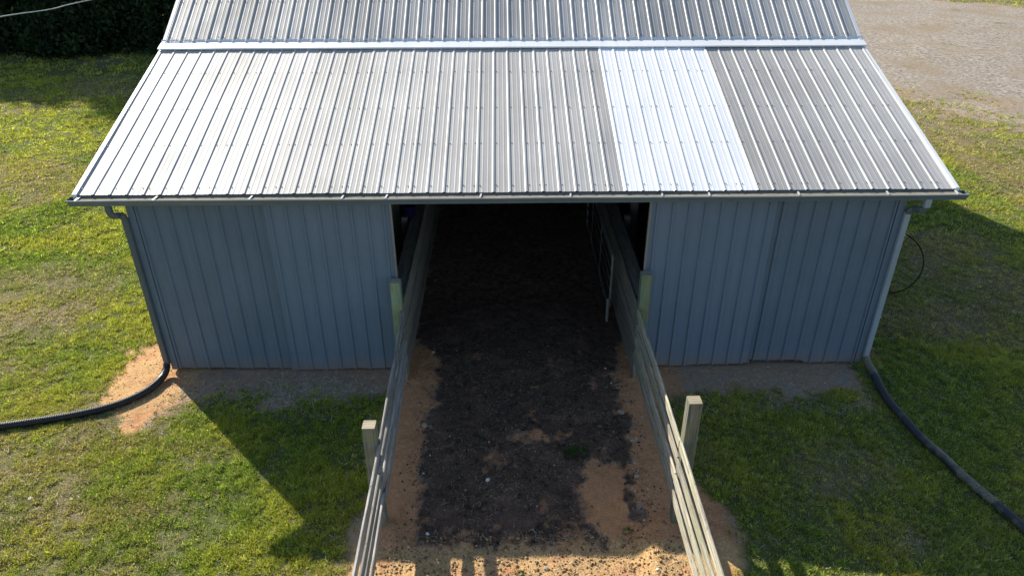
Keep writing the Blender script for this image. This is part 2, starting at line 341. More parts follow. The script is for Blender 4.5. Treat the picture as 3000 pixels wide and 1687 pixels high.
def ground_material():
    m, nt, b = mat('ground cover')
    geo = nt.nodes.new('ShaderNodeTexCoord').outputs['Object']
    A = {}
    for k in ('grass', 'lane', 'grav', 'clay', 'dry', 'thin'):
        a = nt.nodes.new('ShaderNodeAttribute'); a.attribute_name = k; A[k] = a.outputs['Fac']
    nf = noise(nt, 38, 6, geo, 0.75); nm = noise(nt, 9, 5, geo, 0.65); nl = noise(nt, 2.1, 4, geo); nff = noise(nt, 110, 4, geo, 0.7)
    def crisp(k, amt=.7):
        a_ = N(nt, 'ShaderNodeMath', operation='MULTIPLY_ADD'); nt.links.new(nf, a_.inputs[0]); a_.inputs[1].default_value = amt
        b_ = N(nt, 'ShaderNodeMath', operation='ADD'); nt.links.new(A[k], a_.inputs[2]); nt.links.new(a_.outputs[0], b_.inputs[0]); b_.inputs[1].default_value = -amt / 2
        c_ = N(nt, 'ShaderNodeMath', operation='MULTIPLY_ADD'); nt.links.new(nm, c_.inputs[0]); c_.inputs[1].default_value = amt; nt.links.new(b_.outputs[0], c_.inputs[2])
        d_ = N(nt, 'ShaderNodeMath', operation='ADD'); nt.links.new(c_.outputs[0], d_.inputs[0]); d_.inputs[1].default_value = -amt / 2
        return ramp(nt, d_.outputs[0], (.25, .75))
    lane_f, clay_f, grass_f = crisp('lane', 1.1), crisp('clay', .9), crisp('grass', .9)
    soil = mix(nt, ramp(nt, nm, (.35, .65)), (0.30, 0.175, 0.10), (0.44, 0.28, 0.17))
    soil = mix(nt, ramp(nt, nf, (.40, .70)), soil, (0.46, 0.36, 0.27))
    soil = mix(nt, ramp(nt, nl, (.54, .68)), soil, mix(nt, ramp(nt, nff, (.4, .6)), (0.22, 0.195, 0.165), (0.42, 0.38, 0.32)))
    clay = mix(nt, ramp(nt, nm, (.3, .68)), (0.62, 0.30, 0.14), (0.42, 0.20, 0.095))
    clay = mix(nt, ramp(nt, nf, (.48, .74)), clay, (0.76, 0.46, 0.23))
    drylane = mix(nt, ramp(nt, nf, (.35, .65)), (0.42, 0.25, 0.11), (0.78, 0.51, 0.24))
    clay = mix(nt, A['thin'], clay, mix(nt, ramp(nt, nl, (.52, .66)), drylane, clay))
    lane = mix(nt, ramp(nt, nf, (.38, .66)), (0.062, 0.039, 0.026), (0.175, 0.115, 0.080))
    lane = mix(nt, ramp(nt, nm, (.50, .68)), lane, (0.034, 0.024, 0.019))
    lane = mix(nt, ramp(nt, nl, (.50, .66)), lane, mix(nt, ramp(nt, nf, (.4, .6)), (0.12, 0.074, 0.050), (0.20, 0.130, 0.090)))
    lane = mix(nt, ramp(nt, nff, (.60, .72)), lane, (0.20, 0.165, 0.13))
    under = mix(nt, ramp(nt, nm, (.38, .62)), (0.050, 0.075, 0.022), (0.12, 0.155, 0.040))
    under = mix(nt, ramp(nt, nf, (.48, .60)), under, (0.20, 0.16, 0.085))
    thatch = mix(nt, ramp(nt, nf, (.42, .58)), (0.085, 0.065, 0.038), (0.42, 0.33, 0.20))
    thatch = mix(nt, ramp(nt, nm, (.50, .62)), thatch, mix(nt, ramp(nt, nff, (.4, .6)), (0.20, 0.12, 0.07), (0.34, 0.24, 0.15)))
    dk = N(nt, 'ShaderNodeMath', operation='MULTIPLY'); nt.links.new(A['dry'], dk.inputs[0]); dk.inputs[1].default_value = .75
    under = mix(nt, dk.outputs[0], under, thatch)
    grav = mix(nt, ramp(nt, noise(nt, 7, 6, geo, .8), (.38, .60)), (0.13, 0.105, 0.080), (0.44, 0.39, 0.33))
    grav = mix(nt, ramp(nt, noise(nt, .33, 5, geo), (.48, .66)), grav, mix(nt, ramp(nt, noise(nt, 9, 5, geo, .8), (.42, .6)), (0.22, 0.17, 0.115), (0.34, 0.275, 0.20)))
    grav = mix(nt, ramp(nt, nff, (.60, .75)), grav, (0.48, 0.45, 0.41))
    grav = mix(nt, ramp(nt, noise(nt, .55, 4, geo), (.62, .74)), grav, (0.17, 0.16, 0.06))
    c = mix(nt, clay_f, soil, clay)
    c = mix(nt, lane_f, c, lane); c = mix(nt, grass_f, c, under); c = mix(nt, A['grav'], c, grav)
    nt.links.new(c, b.inputs['Base Color']); b.inputs['Roughness'].default_value = 0.95; b.inputs['Specular IOR Level'].default_value = 0.15
    ad = N(nt, 'ShaderNodeMath', operation='ADD'); nt.links.new(nf, ad.inputs[0]); nt.links.new(nm, ad.inputs[1])
    bump(nt, b, ad.outputs[0], 0.9, 0.02)
    return m
m_ground = ground_material()
nx, ny = len(ax), len(ay)
ii = (np.arange(ny - 1)[:, None] * nx + np.arange(nx - 1)[None, :]).ravel()
quads = np.stack([ii, ii + 1, ii + nx + 1, ii + nx], 1)
g = np_mesh('ground', np.stack([gx, gy, gz], 1), quads, 4, [m_ground], True, None, gm)
tag(g, kind='structure')

# ================================================================== THE BARN
HW, RW = 5.486, 6.096                 # half wall width, half roof width
EY, EZ = -0.124, 3.037                # eave edge
BY, BZ = 3.563, 4.266                 # break in the slope
RY, RZ = 7.2, 6.385                   # ridge
DEPTH = 14.4
barn = thing('barn', 'slate blue metal barn with ribbed silver roof and open centre aisle', 'barn', (0, 7.2, 0))
PITCH_R = .2286
def profile(x0, x1, ph=0.0, hmaj=.0115, minor=True):
    pts = [(x0, 0.0)]
    k = math.floor((x0 - ph) / PITCH_R)
    while True:
        c = ph + k * PITCH_R
        if c > x1 + .1: break
        for dx, h in ((-.024, 0), (-.011, hmaj), (.011, hmaj), (.024, 0)):
            pts.append((c + dx, h))
        if minor:
            for q in (1 / 3, 2 / 3):
                cc = c + PITCH_R * q
                for dx, h in ((-.013, 0), (-.008, .0016), (.008, .0016), (.013, 0)): pts.append((cc + dx, h))
        k += 1
    pts = sorted([p for p in pts if x0 < p[0] < x1])
    def hh(x):
        for a, b in zip(allp, allp[1:]):
            if a[0] <= x <= b[0]: return a[1]
        return 0.0
    return [(x0, 0.0)] + pts + [(x1, 0.0)]
def roof_slope(m, x0, x1, p0, p1, rows, ph, tones, base=0.0, seg=14):
    (y0, z0), (y1, z1) = p0, p1; L = math.hypot(y1 - y0, z1 - z0); ty, tz = (y1 - y0) / L, (z1 - z0) / L; n_y, n_z = -tz, ty
    if y1 < y0: n_y, n_z = -n_y, -n_z
    if n_z < 0: n_y, n_z = -n_y, -n_z
    pr = profile(x0, x1, ph)
    grid = []; tn = []
    for i in range(seg + 1):
        s = L * i / seg
        row = []
        for (x, h) in pr:
            wv = 0.0022 * math.sin(x * 1.7 + s * 1.3) + 0.0018 * math.sin(x * 4.1 - s * 2.6)
            hh = base + h + wv
            row.append((x, y0 + ty * s + n_y * hh, z0 + tz * s + n_z * hh))
        grid.append(row)
    n = len(m.v); Lr = len(pr)
    for r in grid: m.v += r; m.tone += [tones(p[0]) for p in pr]
    for i in range(seg):
        for j in range(Lr - 1):
            m.f.append((n + i * Lr + j, n + i * Lr + j + 1, n + (i + 1) * Lr + j + 1, n + (i + 1) * Lr + j)); m.mi.append(0)
    # screws beside the ribs
    k = math.ceil((x0 - ph) / PITCH_R)
    while ph + k * PITCH_R < x1 - .05:
        cx = ph + k * PITCH_R + .042
        for s in rows:
            if cx > x1 - .02: continue
            jj = (hash((k, int(s * 100))) % 7 - 3) * .0015
            for q in ((cx,) + ((cx - .085,) if k % 4 == 0 else ())):
                if q < x0 + .01: continue
                yy, zz = y0 + ty * (s + jj), z0 + tz * (s + jj)
                rr = .007; b0 = [(q + rr * math.cos(t), yy + ty * rr * math.sin(t) + n_y * base, zz + tz * rr * math.sin(t) + n_z * base) for t in [i * math.pi / 3 for i in range(6)]]
                t0 = [(a, b + n_y * .011, c + n_z * .011) for a, b, c in b0]
                m.grid([b0, t0], 1, close=True); m.face(t0, 1)
        k += 1
tr = [0.86 + 0.26 * random.random() for _ in range(40)]
def sheet_tone(x, ph=0):
    k = int(math.floor((x + RW) / (PITCH_R * 4)))
    t = tr[(k + ph) % 40]
    return t
NX0, NX1 = 0.0, 0.0
RIB0 = -RW + .03                      # phase of the ribs
nb0 = RIB0 + PITCH_R * 33 - .005; nb1 = nb0 + PITCH_R * 8
ROWS_LO = [.14, 1.10, 2.02, 3.05]; ROWS_UP = [.12, 1.05, 2.0, 3.0, 3.9]
mb = MB(); roof_slope(mb, -RW, nb0, (EY, EZ), (BY + .05, BZ + .0167), ROWS_LO, RIB0, lambda x: sheet_tone(x))
r1 = mb.build('roof_panel', [m_roof, m_screw], barn)
mb = MB(); roof_slope(mb, nb0 - .03, nb1, (EY - .004, EZ - .0013), (BY + .05, BZ + .0167), ROWS_LO, RIB0, lambda x: 1.0, base=.004)
r2 = mb.build('roof_panel', [m_new, m_screw], barn); r2['label'] = 'newer bright white roofing sheets'
mb = MB(); roof_slope(mb, nb1 + .001, RW, (EY, EZ), (BY + .05, BZ + .0167), ROWS_LO, RIB0, lambda x: sheet_tone(x) * .97)
mb.build('roof_panel', [m_roof, m_screw], barn)
UX = RW - .055
mb = MB(); roof_slope(mb, -UX, UX, (BY + .085, BZ + .075), (RY, RZ + .03), ROWS_UP, RIB0 + .03, lambda x: sheet_tone(x, 5) * .97)
up = mb.build('roof_panel', [m_roof, m_screw], barn); up['label'] = 'steeper upper roof slope above the flashing'
mb = MB()                                                     # back slopes
roof_slope(mb, -UX, UX, (2 * RY - BY - .085, BZ + .075), (RY, RZ + .03), [], RIB0, lambda x: .95, seg=3)
roof_slope(mb, -RW, RW, (2 * RY - EY, EZ), (2 * RY - BY, BZ), [], RIB0, lambda x: .95, seg=3)
mb.build('rear_roof', [m_roof, m_screw], barn)
mb = MB(); mb.grid([[(x, 2 * RY - BY + dy, BZ + dz) for x in (-RW, RW)] for dy, dz in ((.12, -.02), (-.075, .068), (-.12, .10), (-.12, .06), (.12, -.06))]); mb.build('flashing', m_flash, barn)
# flashing between the slopes: folded strip with slight waves
mb = MB(); rows = [[], [], [], []]
n = 60
for i in range(n + 1):
    x = -RW - .03 + (2 * RW + .06) * i / n; wv = .004 * math.sin(x * 2.3) + .003 * math.sin(x * 5.1 + 1)
    rows[0].append((x, BY - .115 + wv, BZ - .022 + .002)); rows[1].append((x, BY - .12 + wv, BZ + .004))
    rows[2].append((x, BY + .075, BZ + .064)); rows[3].append((x, BY + .12, BZ + .105))
mb.grid(rows); fl = mb.build('flashing', m_flash, barn)
mb = MB(); mb.grid([[(x, RY + dy, RZ + dz) for x in (-UX - .02, UX + .02)] for dy, dz in ((-.16, -.03), (0, .065), (.16, -.03))]); mb.build('ridge_cap', m_flash, barn)
# rake trim
for s in (-1, 1):
    mb = MB()
    for (p, q) in (((EY - .01, EZ), (BY + .04, BZ)), ((BY + .04, BZ + .03), (RY, RZ)), ((2 * RY - EY, EZ), (2 * RY - BY, BZ)), ((2 * RY - BY, BZ + .03), (RY, RZ))):
        xa, xb = sorted((s * (RW - .045), s * (RW + .012)))
        h = .022
        y0, z0, y1, z1 = p[0], p[1], q[0], q[1]
        mb.hexa([(xa, y0, z0 - .10), (xb, y0, z0 - .10), (xb, y1, z1 - .10), (xa, y1, z1 - .10), (xa, y0, z0 + h), (xb, y0, z0 + h), (xb, y1, z1 + h), (xa, y1, z1 + h)])
    mb.build('rake_trim', m_flash, barn)
    # soffit framing under the overhang
    mb = MB()
    xa, xb = sorted((s * (HW + .0), s * (RW - .05)))
    for (p, q) in (((EY + .02, EZ), (BY, BZ)), ((BY, BZ), (RY, RZ)), ((2 * RY - EY - .02, EZ), (2 * RY - BY, BZ)), ((2 * RY - BY, BZ), (RY, RZ))):
        y0, z0, y1, z1 = p[0], p[1], q[0], q[1]
        mb.hexa([(xa, y0, z0 - .06), (xb, y0, z0 - .06), (xb, y1, z1 - .06), (xa, y1, z1 - .06), (xa, y0, z0 - .04), (xb, y0, z0 - .04), (xb, y1, z1 - .04), (xa, y1, z1 - .04)])
    mb.build('soffit', m_trim, barn)

def wall_sheet(m, x0, x1, y, z0, z1, ph, sag=None):
    pr = profile(x0, x1, ph, .024, True)
    rows = []
    for i in range(9):
        z = z0 + (z1 - z0) * i / 8
        rows.append([(x, y - h - .0015 * math.sin(x * 3 + z * 2.2), (z if i else z0 + (sag(x) if sag else 0))) for x, h in pr])
    m.grid(rows)
OPL, OPR = -1.80, 1.86                # the opening between the doors
def bot(x): return .012 * math.sin(x * 2.1) + .006 * math.sin(x * 9)
WT = 2.99
DL0, DR1 = -3.60, 3.68
mb = MB(); wall_sheet(mb, -HW, DL0 + .08, 0.0, .035, WT, -HW + .12, bot); mb.build('front_wall', m_wall, barn)
mb = MB(); wall_sheet(mb, DR1 - .08, HW, 0.0, .035, WT, HW - .12, lambda x: bot(x) + (.035 if x < 4.55 else 0)); mb.build('front_wall', m_wall, barn)
for (a, b_, s) in ((DL0, OPL, -1), (OPR, DR1, 1)):
    mb = MB(); wall_sheet(mb, a, b_, -.034, .015 if s < 0 else .03, WT - .05, a + .10, bot)
    mb.grid([[(a, -.034, .03), (b_, -.034, .03)], [(a, -.01, .03), (b_, -.01, .03)]])
    d = mb.build('sliding_door', m_door, barn)
    mb = MB()
    xi = b_ if s < 0 else a; xo = a if s < 0 else b_
    mb.box((xi - .014, -.062, .03), (xi + .014, -.012, WT - .06)); mb.build('edge_trim', m_trim, d)
    mb = MB()
    mb.box((xo - .008, -.044, .03), (xo + .008, -.026, WT - .06)); mb.build('edge_trim', m_wall, d)
# header beam and track over the opening, hidden mostly by the gutter
mb = MB(); mb.box((-HW, .02, 2.86), (HW, .16, 3.0)); mb.build('header_beam', m_inside, barn)
mb = MB(); mb.box((-3.8, -.10, WT - .045), (3.85, -.005, WT + .0)); mb.build('door_track', m_gut, barn)
# corner trims
for s in (-1, 1):
    mb = MB(); x = s * HW; mb.box((min(x, x - s * .09), -.022, .03), (max(x, x - s * .09), -.001, WT)); mb.box((min(x - s*.0, x + s * .012), -.022, .03), (max(x, x + s * .012), .09, WT)); mb.build('corner_trim', m_wall, barn)
    # side walls (profile in y-z with the barn roof line)
    mb = MB(); yy = np.arange(0, DEPTH + .01, PITCH_R / 2)
    def top(y):
        y = min(y, 2 * RY - y); return (EZ + (y - EY) * (BZ - EZ) / (BY - EY) if y < BY else BZ + (y - BY) * (RZ - BZ) / (RY - BY)) - .045
    rows0 = []; rows1 = []
    for i, y in enumerate(yy):
        h = .016 if i % 2 else 0
        for dy in ((-.012, .012) if i % 2 else (-.03, .03)):
            q = min(max(y + dy, 0), DEPTH)
            rows0.append((s * (HW + h), q, .03)); rows1.append((s * (HW + h), q, top(q)))
    mb.grid([rows0, rows1]); mb.build('side_wall', m_wall, barn)
mb = MB(); mb.grid([[(x, DEPTH, -.08) for x in (-HW, HW)], [(x, DEPTH, WT + .06) for x in (-HW, HW)]]); mb.build('rear_wall', m_wall, barn)
# inner lining and dark upper walls of the interior (posts + purlins)
for x in (-HW + .1, -2.3, 2.35, HW - .1):
    for y in (3.6, 7.2, 10.8):
        zt = 4.1 if y != 7.2 else 6.1
        mb = MB(); mb.box((x - .07, y - .07, 0), (x + .07, y + .07, zt)); mb.build('pole', m_inside, barn)

# gutter
GY1, GZ1 = -.262, 3.005               # front lip
GXL, GXR = -RW - .045, RW + .095
gx_, wave = [], []
mb = MB(); nseg = 90; rows = [[] for _ in range(11)]
def gw(x): return .006 * math.sin(x * 1.15 + .6) + .003 * math.sin(x * 3.3)
prof = [(-.130, .012), (-.130, -.085), (-.150, -.095), (-.218, -.095), (-.232, -.060), (-.252, -.030), (-.262, -.002)]
for i in range(nseg + 1):
    x = GXL + (GXR - GXL) * i / nseg; dz = gw(x) - .010 * (x / RW)
    for k, (yy, zz) in enumerate(prof): rows[k].append((x, yy, GZ1 + zz + (dz * .4)))
mb.grid(rows[:7])
for x, sgn in ((GXL, 1), (GXR, -1)):
    dz = (gw(x) - .010 * (x / RW)) * .4
    for e in (0, .004):
        mb.face([(x + sgn * e, yy, GZ1 + zz + dz) for yy, zz in prof], 0)
gut = mb.build('gutter', m_gut, barn)
mb = MB(); r0, r1_, r2_, r3 = [], [], [], []
for i in range(nseg + 1):
    x = GXL + (GXR - GXL) * i / nseg; dz = (gw(x) - .010 * (x / RW)) * .4; z = GZ1 + dz
    r0.append((x, -.266, z - .010)); r1_.append((x, -.270, z + .001)); r2_.append((x, -.264, z + .006)); r3.append((x, -.247, z + .003))
mb.grid([r0, r1_, r2_, r3]); mb.build('gutter_lip', m_lip, gut)
mb = MB(); mb.grid([[(x, -.2385, GZ1 - .003) for x in np.linspace(GXL + .12, GXR - .08, 40)], [(x, -.134, GZ1 - .003) for x in np.linspace(GXL + .12, GXR - .08, 40)]])
mb.grid([[(x, -.1335, GZ1 - .003) for x in np.linspace(GXL + .12, GXR - .08, 40)], [(x, -.1335, GZ1 + .010) for x in np.linspace(GXL + .12, GXR - .08, 40)]])
mb.build('gutter_silt', m_gutin, gut)
for px in (232, 455, 731, 997, 1124, 1398, 1660, 1928, 2066, 2329, 2591, 2795):
    x = (px - 216) / 2591 * 2 * RW - RW
    mb = MB(); mb.hexa([(x - .012, -.258, GZ1 + .002), (x + .012, -.258, GZ1 + .002), (x + .026, -.132, GZ1 + .008), (x + .002, -.132, GZ1 + .008),
                        (x - .012, -.258, GZ1 + .012), (x + .012, -.258, GZ1 + .012), (x + .026, -.132, GZ1 + .018), (x + .002, -.132, GZ1 + .018)])
    mb.build('hanger', m_hang, gut)
# fascia behind the gutter
mb = MB(); mb.box((-RW + .02, -.118, 2.90), (RW - .02, -.092, EZ - .012)); mb.build('fascia', m_gut, barn)
mb = MB(); mb.box((-RW + .03, -.09, 2.955), (RW - .03, -.001, 2.97)); mb.build('eave_soffit', m_trim, barn)

# downspouts: rectangular section tube along a path
def rect_tube(mb, path, wx, wy):
    rows = []
    for i, p in enumerate(path):
        p = Vector(p); t = (Vector(path[min(i + 1, len(path) - 1)]) - Vector(path[max(i - 1, 0)])).normalized()
        b = Vector((0, 1, 0)); a = t.cross(b).normalized(); b = a.cross(t).normalized()
        c = .012
        pts = [(-wx / 2 + c, -wy / 2), (wx / 2 - c, -wy / 2), (wx / 2, -wy / 2 + c), (wx / 2, wy / 2 - c), (wx / 2 - c, wy / 2), (-wx / 2 + c, wy / 2), (-wx / 2, wy / 2 - c), (-wx / 2, -wy / 2 + c)]
        rows.append([p + a * u + b * v for u, v in pts])
    mb.grid(rows, close=True); mb.face(rows[0][::-1]); mb.face(rows[-1])
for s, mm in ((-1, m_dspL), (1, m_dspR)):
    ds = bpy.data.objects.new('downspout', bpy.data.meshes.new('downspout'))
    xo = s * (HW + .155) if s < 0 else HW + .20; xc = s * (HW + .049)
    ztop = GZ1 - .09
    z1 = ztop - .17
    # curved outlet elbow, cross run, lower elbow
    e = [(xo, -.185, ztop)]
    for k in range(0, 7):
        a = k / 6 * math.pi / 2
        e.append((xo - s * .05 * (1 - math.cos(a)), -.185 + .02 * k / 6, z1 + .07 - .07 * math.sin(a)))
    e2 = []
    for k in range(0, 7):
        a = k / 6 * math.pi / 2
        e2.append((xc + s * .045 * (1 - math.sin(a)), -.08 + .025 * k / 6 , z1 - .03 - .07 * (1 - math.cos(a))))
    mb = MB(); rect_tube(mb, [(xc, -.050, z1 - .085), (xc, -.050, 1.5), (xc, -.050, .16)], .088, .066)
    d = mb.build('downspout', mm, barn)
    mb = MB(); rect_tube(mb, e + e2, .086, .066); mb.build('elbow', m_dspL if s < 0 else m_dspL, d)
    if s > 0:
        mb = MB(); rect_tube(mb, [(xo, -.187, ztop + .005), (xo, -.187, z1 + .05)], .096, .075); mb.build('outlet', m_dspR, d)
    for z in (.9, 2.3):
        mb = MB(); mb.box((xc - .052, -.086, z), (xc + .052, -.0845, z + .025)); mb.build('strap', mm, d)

# ================================================================== BOARD WALLS AND FENCES
XL, XR = -1.70, 1.76                  # inner faces
Z1, PER, BH, BT = 1.235, .250, .122, .026
def fx(x, y): return x + (-.0178 * y if x < 0 and y < 0 else 0)
YJ = -3.16; YEND = -6.15; YIN = 8.6
def board(x, y0, y1, zt, s, hgt=BH, th=BT, mi=0, jit=.006):
    """one board on edge: s=-1 left fence (face towards +x), s=1 right fence"""
    m = MB(); n = max(3, int((y1 - y0) / .35)); rows = []
    a = random.uniform(-1, 1) * jit; b_ = random.uniform(-1, 1) * jit; ph = random.uniform(0, 6)
    xa = x; xb = x + s * th
    for i in range(n + 1):
        t = i / n; y = y0 + (y1 - y0) * t; dz = a + (b_ - a) * t + .009 * math.sin(ph + t * 3); dx = .006 * math.sin(ph * 2 + t * 4)
        e = .004 * random.uniform(-1, 1)
        xa = fx(x, y); xb = xa + s * th
        rows.append([(xa + dx, y, zt - hgt + dz - e), (xa + dx, y, zt + dz + e - .004), (xa + dx + s * .006, y, zt + dz + e), (xb + dx - s * .006, y, zt + dz), (xb + dx, y, zt + dz - .004), (xb + dx, y, zt - hgt + dz)])
    m.grid(rows, mi, close=True); m.face(rows[0][::-1], mi); m.face(rows[-1], mi); return m
def post(x, y, z, wd=.15, h0=-.02):
    m = MB(); lx, ly = random.uniform(-.012, .012), random.uniform(-.012, .012); a = wd / 2; c = .008
    def ring(zz, k, ox, oy): return [(x + ox + u * k, y + oy + v * k, zz) for u, v in ((-a + c, -a), (a - c, -a), (a, -a + c), (a, a - c), (a - c, a), (-a + c, a), (-a, a - c), (-a, -a + c))]
    rows = [ring(h0, 1, 0, 0), ring(z * .5, 1.0, lx * .5, ly * .5), ring(z - .006, 1, lx, ly), ring(z + .002, .95, lx, ly)]
    m.grid(rows, 0, close=True); m.face(rows[-1], 1); return m
def fence(name, label, x, s, mrail, posts, zts):
    t = thing(name, label, 'fence', (x, -3.1, 0), 'board fences lining the lane')
    for (py, pz, pm) in posts: post(fx(x, py) + s * (BT + .079), py, pz).build('post', [pm, m_cut], t)
    for k, zt in enumerate(zts):
        board(x, YJ + .006, -.30, zt, s).build('rail', mrail, t, bevel=0)
        board(x - s * 0.0, YEND, YJ - .006, zt + .004 * random.uniform(-1, 1), s).build('rail', mrail, t)
    return t
zts = [Z1 - PER * k for k in range(4)]
fence('board_fence', 'grey weathered four-rail board fence along the left side of the lane', XL, -1, m_railL,
      [(-.20, 1.70, m_postG), (-3.13, 1.49, m_postW), (-6.05, 1.5, m_postW)], zts)
fence('board_fence', 'pale yellowish four-rail board fence along the right side of the lane', XR, 1, m_railR,
      [(-.20, 1.79, m_postG), (-3.16, 1.82, m_postW), (-6.05, 1.6, m_postW)], zts)
# solid plank stall walls inside the barn
for s, x, lab in ((-1, XL - .03, 'solid plank stall wall inside the barn, on the left of the aisle'), (1, XR + .02, 'solid plank stall wall inside the barn, on the right of the aisle')):
    t = thing('stall_wall', lab, 'stall wall', (x, 4, 0), 'plank stall walls')
    z = Z1 + .0
    k = 0
    while z > .12:
        hh = .19 + .02 * random.random(); board(x, -.34 - .02 * random.random(), YIN, z, s, hh, .035, jit=.004).build('plank', m_inside if k else m_inside, t); z -= hh + .012; k += 1
    mb = MB(); xa, xb = sorted((x + s * .04, x + s * .24)); mb.box((xa, .15, Z1 - .045), (xb, YIN, Z1 - .005)); mb.build('cap_board', m_inside, t)
    for y in (.25, 3.1, 6.0, 8.5):
        post(x + s * .36, y, 1.25, .12).build('post', [m_inside, m_inside], t)
# tube gate folded back against the right hand plank wall
t = thing('tube_gate', 'galvanised tube gate folded back against the right plank wall', 'gate', (1.66, 3.0, 0))
def arc_rect(x, y0, y1, z0, z1, r):
    p = []
    for cy, cz, a0 in ((y0 + r, z0 + r, math.pi), (y0 + r, z1 - r, math.pi / 2 * 1)):
        for k in range(6):
            a = (math.pi * 1.5 - k / 5 * math.pi / 2) if cz < .6 else (math.pi - k / 5 * math.pi / 2)
            p.append((x, cy + r * math.cos(a), cz + r * math.sin(a)))
    return [(x, y1, z0)] + p + [(x, y1, z1)]
mb = MB(); mb.tube(arc_rect(1.64, 1.45, 5.1, .16, 1.24, .11), .024, 10); mb.tube([(1.64, 5.1, .16), (1.64, 5.1, 1.24)], .024, 10); mb.build('frame', m_tube, t, True)
for z in (.36, .56, .78, 1.0):
    mb = MB(); mb.tube([(1.64, 1.46, z), (1.64, 5.1, z)], .017, 8); mb.build('tube', m_rust, t, True)
for y in (2.75, 4.1):
    mb = MB(); mb.box((1.612, y - .03, .17), (1.618, y + .03, 1.23)); mb.build('brace', m_tube, t)
mb = MB(); mb.tube([(1.60, 1.36, -.02), (1.60, 1.40, .42)], .028, 10); mb.build('drop_leg', m_inside, t, True)
# bucket hung inside the left wall
bk = thing('bucket', 'dark blue plastic bucket hanging at the back of the left plank wall', 'bucket', (-2.0, 3.2, 1.15))
mb = MB(); rows = []
for z, r in ((0, .10), (.02, .105), (.22, .125), (.225, .132), (.24, .132), (.24, .12), (.03, .10)):
    rows.append([(-2.0 + r * math.cos(a), 3.2 + r * math.sin(a), 1.20 + z) for a in [i * math.pi / 8 for i in range(16)]])
mb.grid(rows, close=True); mb.face(rows[0][::-1]); mb.face(rows[-1]); mb.build('body', m_blue, bk, True)
mb = MB(); mb.tube([(-2.0 + .13 * math.cos(a), 3.2, 1.43 + .14 * math.sin(a)) for a in [i * math.pi / 10 for i in range(11)]], .004, 6); mb.build('handle', m_tube, bk)

# ================================================================== DRAIN PIPES
def catmull(P, step):
    P = [Vector(p) for p in P]; P = [2 * P[0] - P[1]] + P + [2 * P[-1] - P[-2]]; out = []
    for i in range(1, len(P) - 2):
        a, b, c, d = P[i - 1:i + 3]
        for k in range(24):
            u = k / 24; out.append(0.5 * ((2 * b) + (-a + c) * u + (2 * a - 5 * b + 4 * c - d) * u * u + (-a + 3 * b - 3 * c + d) * u ** 3))
    out.append(P[-2])
    L = [0]
    for p, q in zip(out, out[1:]): L.append(L[-1] + (q - p).length)
    res = []; s = 0; j = 0
    while s < L[-1]:
        while L[j + 1] < s: j += 1
        u = (s - L[j]) / max(1e-9, L[j + 1] - L[j]); res.append(out[j].lerp(out[j + 1], u)); s += step
    return res
def corrugated(name, label, pts, r, mm, clip=None):
    path = catmull(pts, .0075)
    rad = [r + (.0 if (i % 4) in (0, 1) else -.008) for i in range(len(path))]
    m = MB(); m.tube(path, r, 16, 0, True, rad)
    o = m.build(name, mm, None, False, origin=tuple(path[0])); tag(o, label, 'drain pipe', 'corrugated drain pipes on the downspouts'); return o
def gh(x, y): return float(height(np.array([x]), np.array([y]))[0])
pr_ = .058
def drop(P, r): return [p if i < 3 else (p[0], p[1], gh(p[0], p[1]) + r) for i, p in enumerate(P)]
Lp = [(-5.545, -.055, .17), (-5.545, -.10, .10), (-5.56, -.30, .055), (-5.66, -.62, .05), (-5.93, -.90, .05), (-6.35, -1.10, .05), (-6.95, -1.27, .05), (-7.7, -1.42, .05), (-8.8, -1.5, .05), (-10.5, -1.45, .05)]
corrugated('drain_pipe', 'clean black corrugated drain pipe curving left over the sunlit lawn', drop(Lp, .060), pr_, m_pipe)
def pipe_dirty():
    m, nt, b = mat('pipe with clippings'); v = coords(nt)
    c = mix(nt, ramp(nt, noise(nt, 2.1, 2, v), (.47, .56)), (0.030, 0.033, 0.042), mix(nt, ramp(nt, noise(nt, 40, 4, v), (.4, .6)), (0.11, .115, .07), (.22, .20, .15)))
    nt.links.new(c, b.inputs['Base Color']); b.inputs['Roughness'].default_value = .5; return m
def gp3(px, py):
    z = 0.05
    for _ in range(6):
        d = Fv * FPX + R2 * (px - 1500) - U2 * (py - 843.5); q = cam_loc + d * ((z - cam_loc[2]) / d[2]); z = gh(q[0], q[1]) + .06
    return tuple(q[:2]) + (z,)
Rp = [(5.545, -.055, .17), (5.55, -.10, .10), (5.56, -.30, .055)] + [gp3(*p) for p in ((2597, 1165), (2648, 1225), (2700, 1283), (2760, 1335), (2820, 1392), (2890, 1452), (2960, 1510), (3020, 1562))]
q = Rp[-1]; Rp += [(q[0] + .35, q[1] - .9, gh(q[0] + .35, q[1] - .9) + .06), (q[0] + .7, q[1] - 2, gh(q[0] + .7, q[1] - 2) + .06)]
corrugated('drain_pipe', 'grass-dusted black corrugated drain pipe running along the shaded right lawn', Rp, pr_ + .004, pipe_dirty())
mb = MB(); pa = catmull([(5.40, -.06, .03), (5.37, -.12, .035), (5.40, -.28, .03), (5.46, -.50, .03), (5.52, -.72, .025), (5.56, -.80, .01)], .02); mb.tube(pa, .009, 8)
mb.tube(catmull([(5.72, -.42, .02), (5.73, -.52, .035), (5.735, -.64, .02)], .02), .008, 8)
o = mb.build('garden_hose', m_teal, None, True, origin=(5.40, -.06, 0)); tag(o, 'thin green plastic line lying beside the right drain pipe', 'hose')

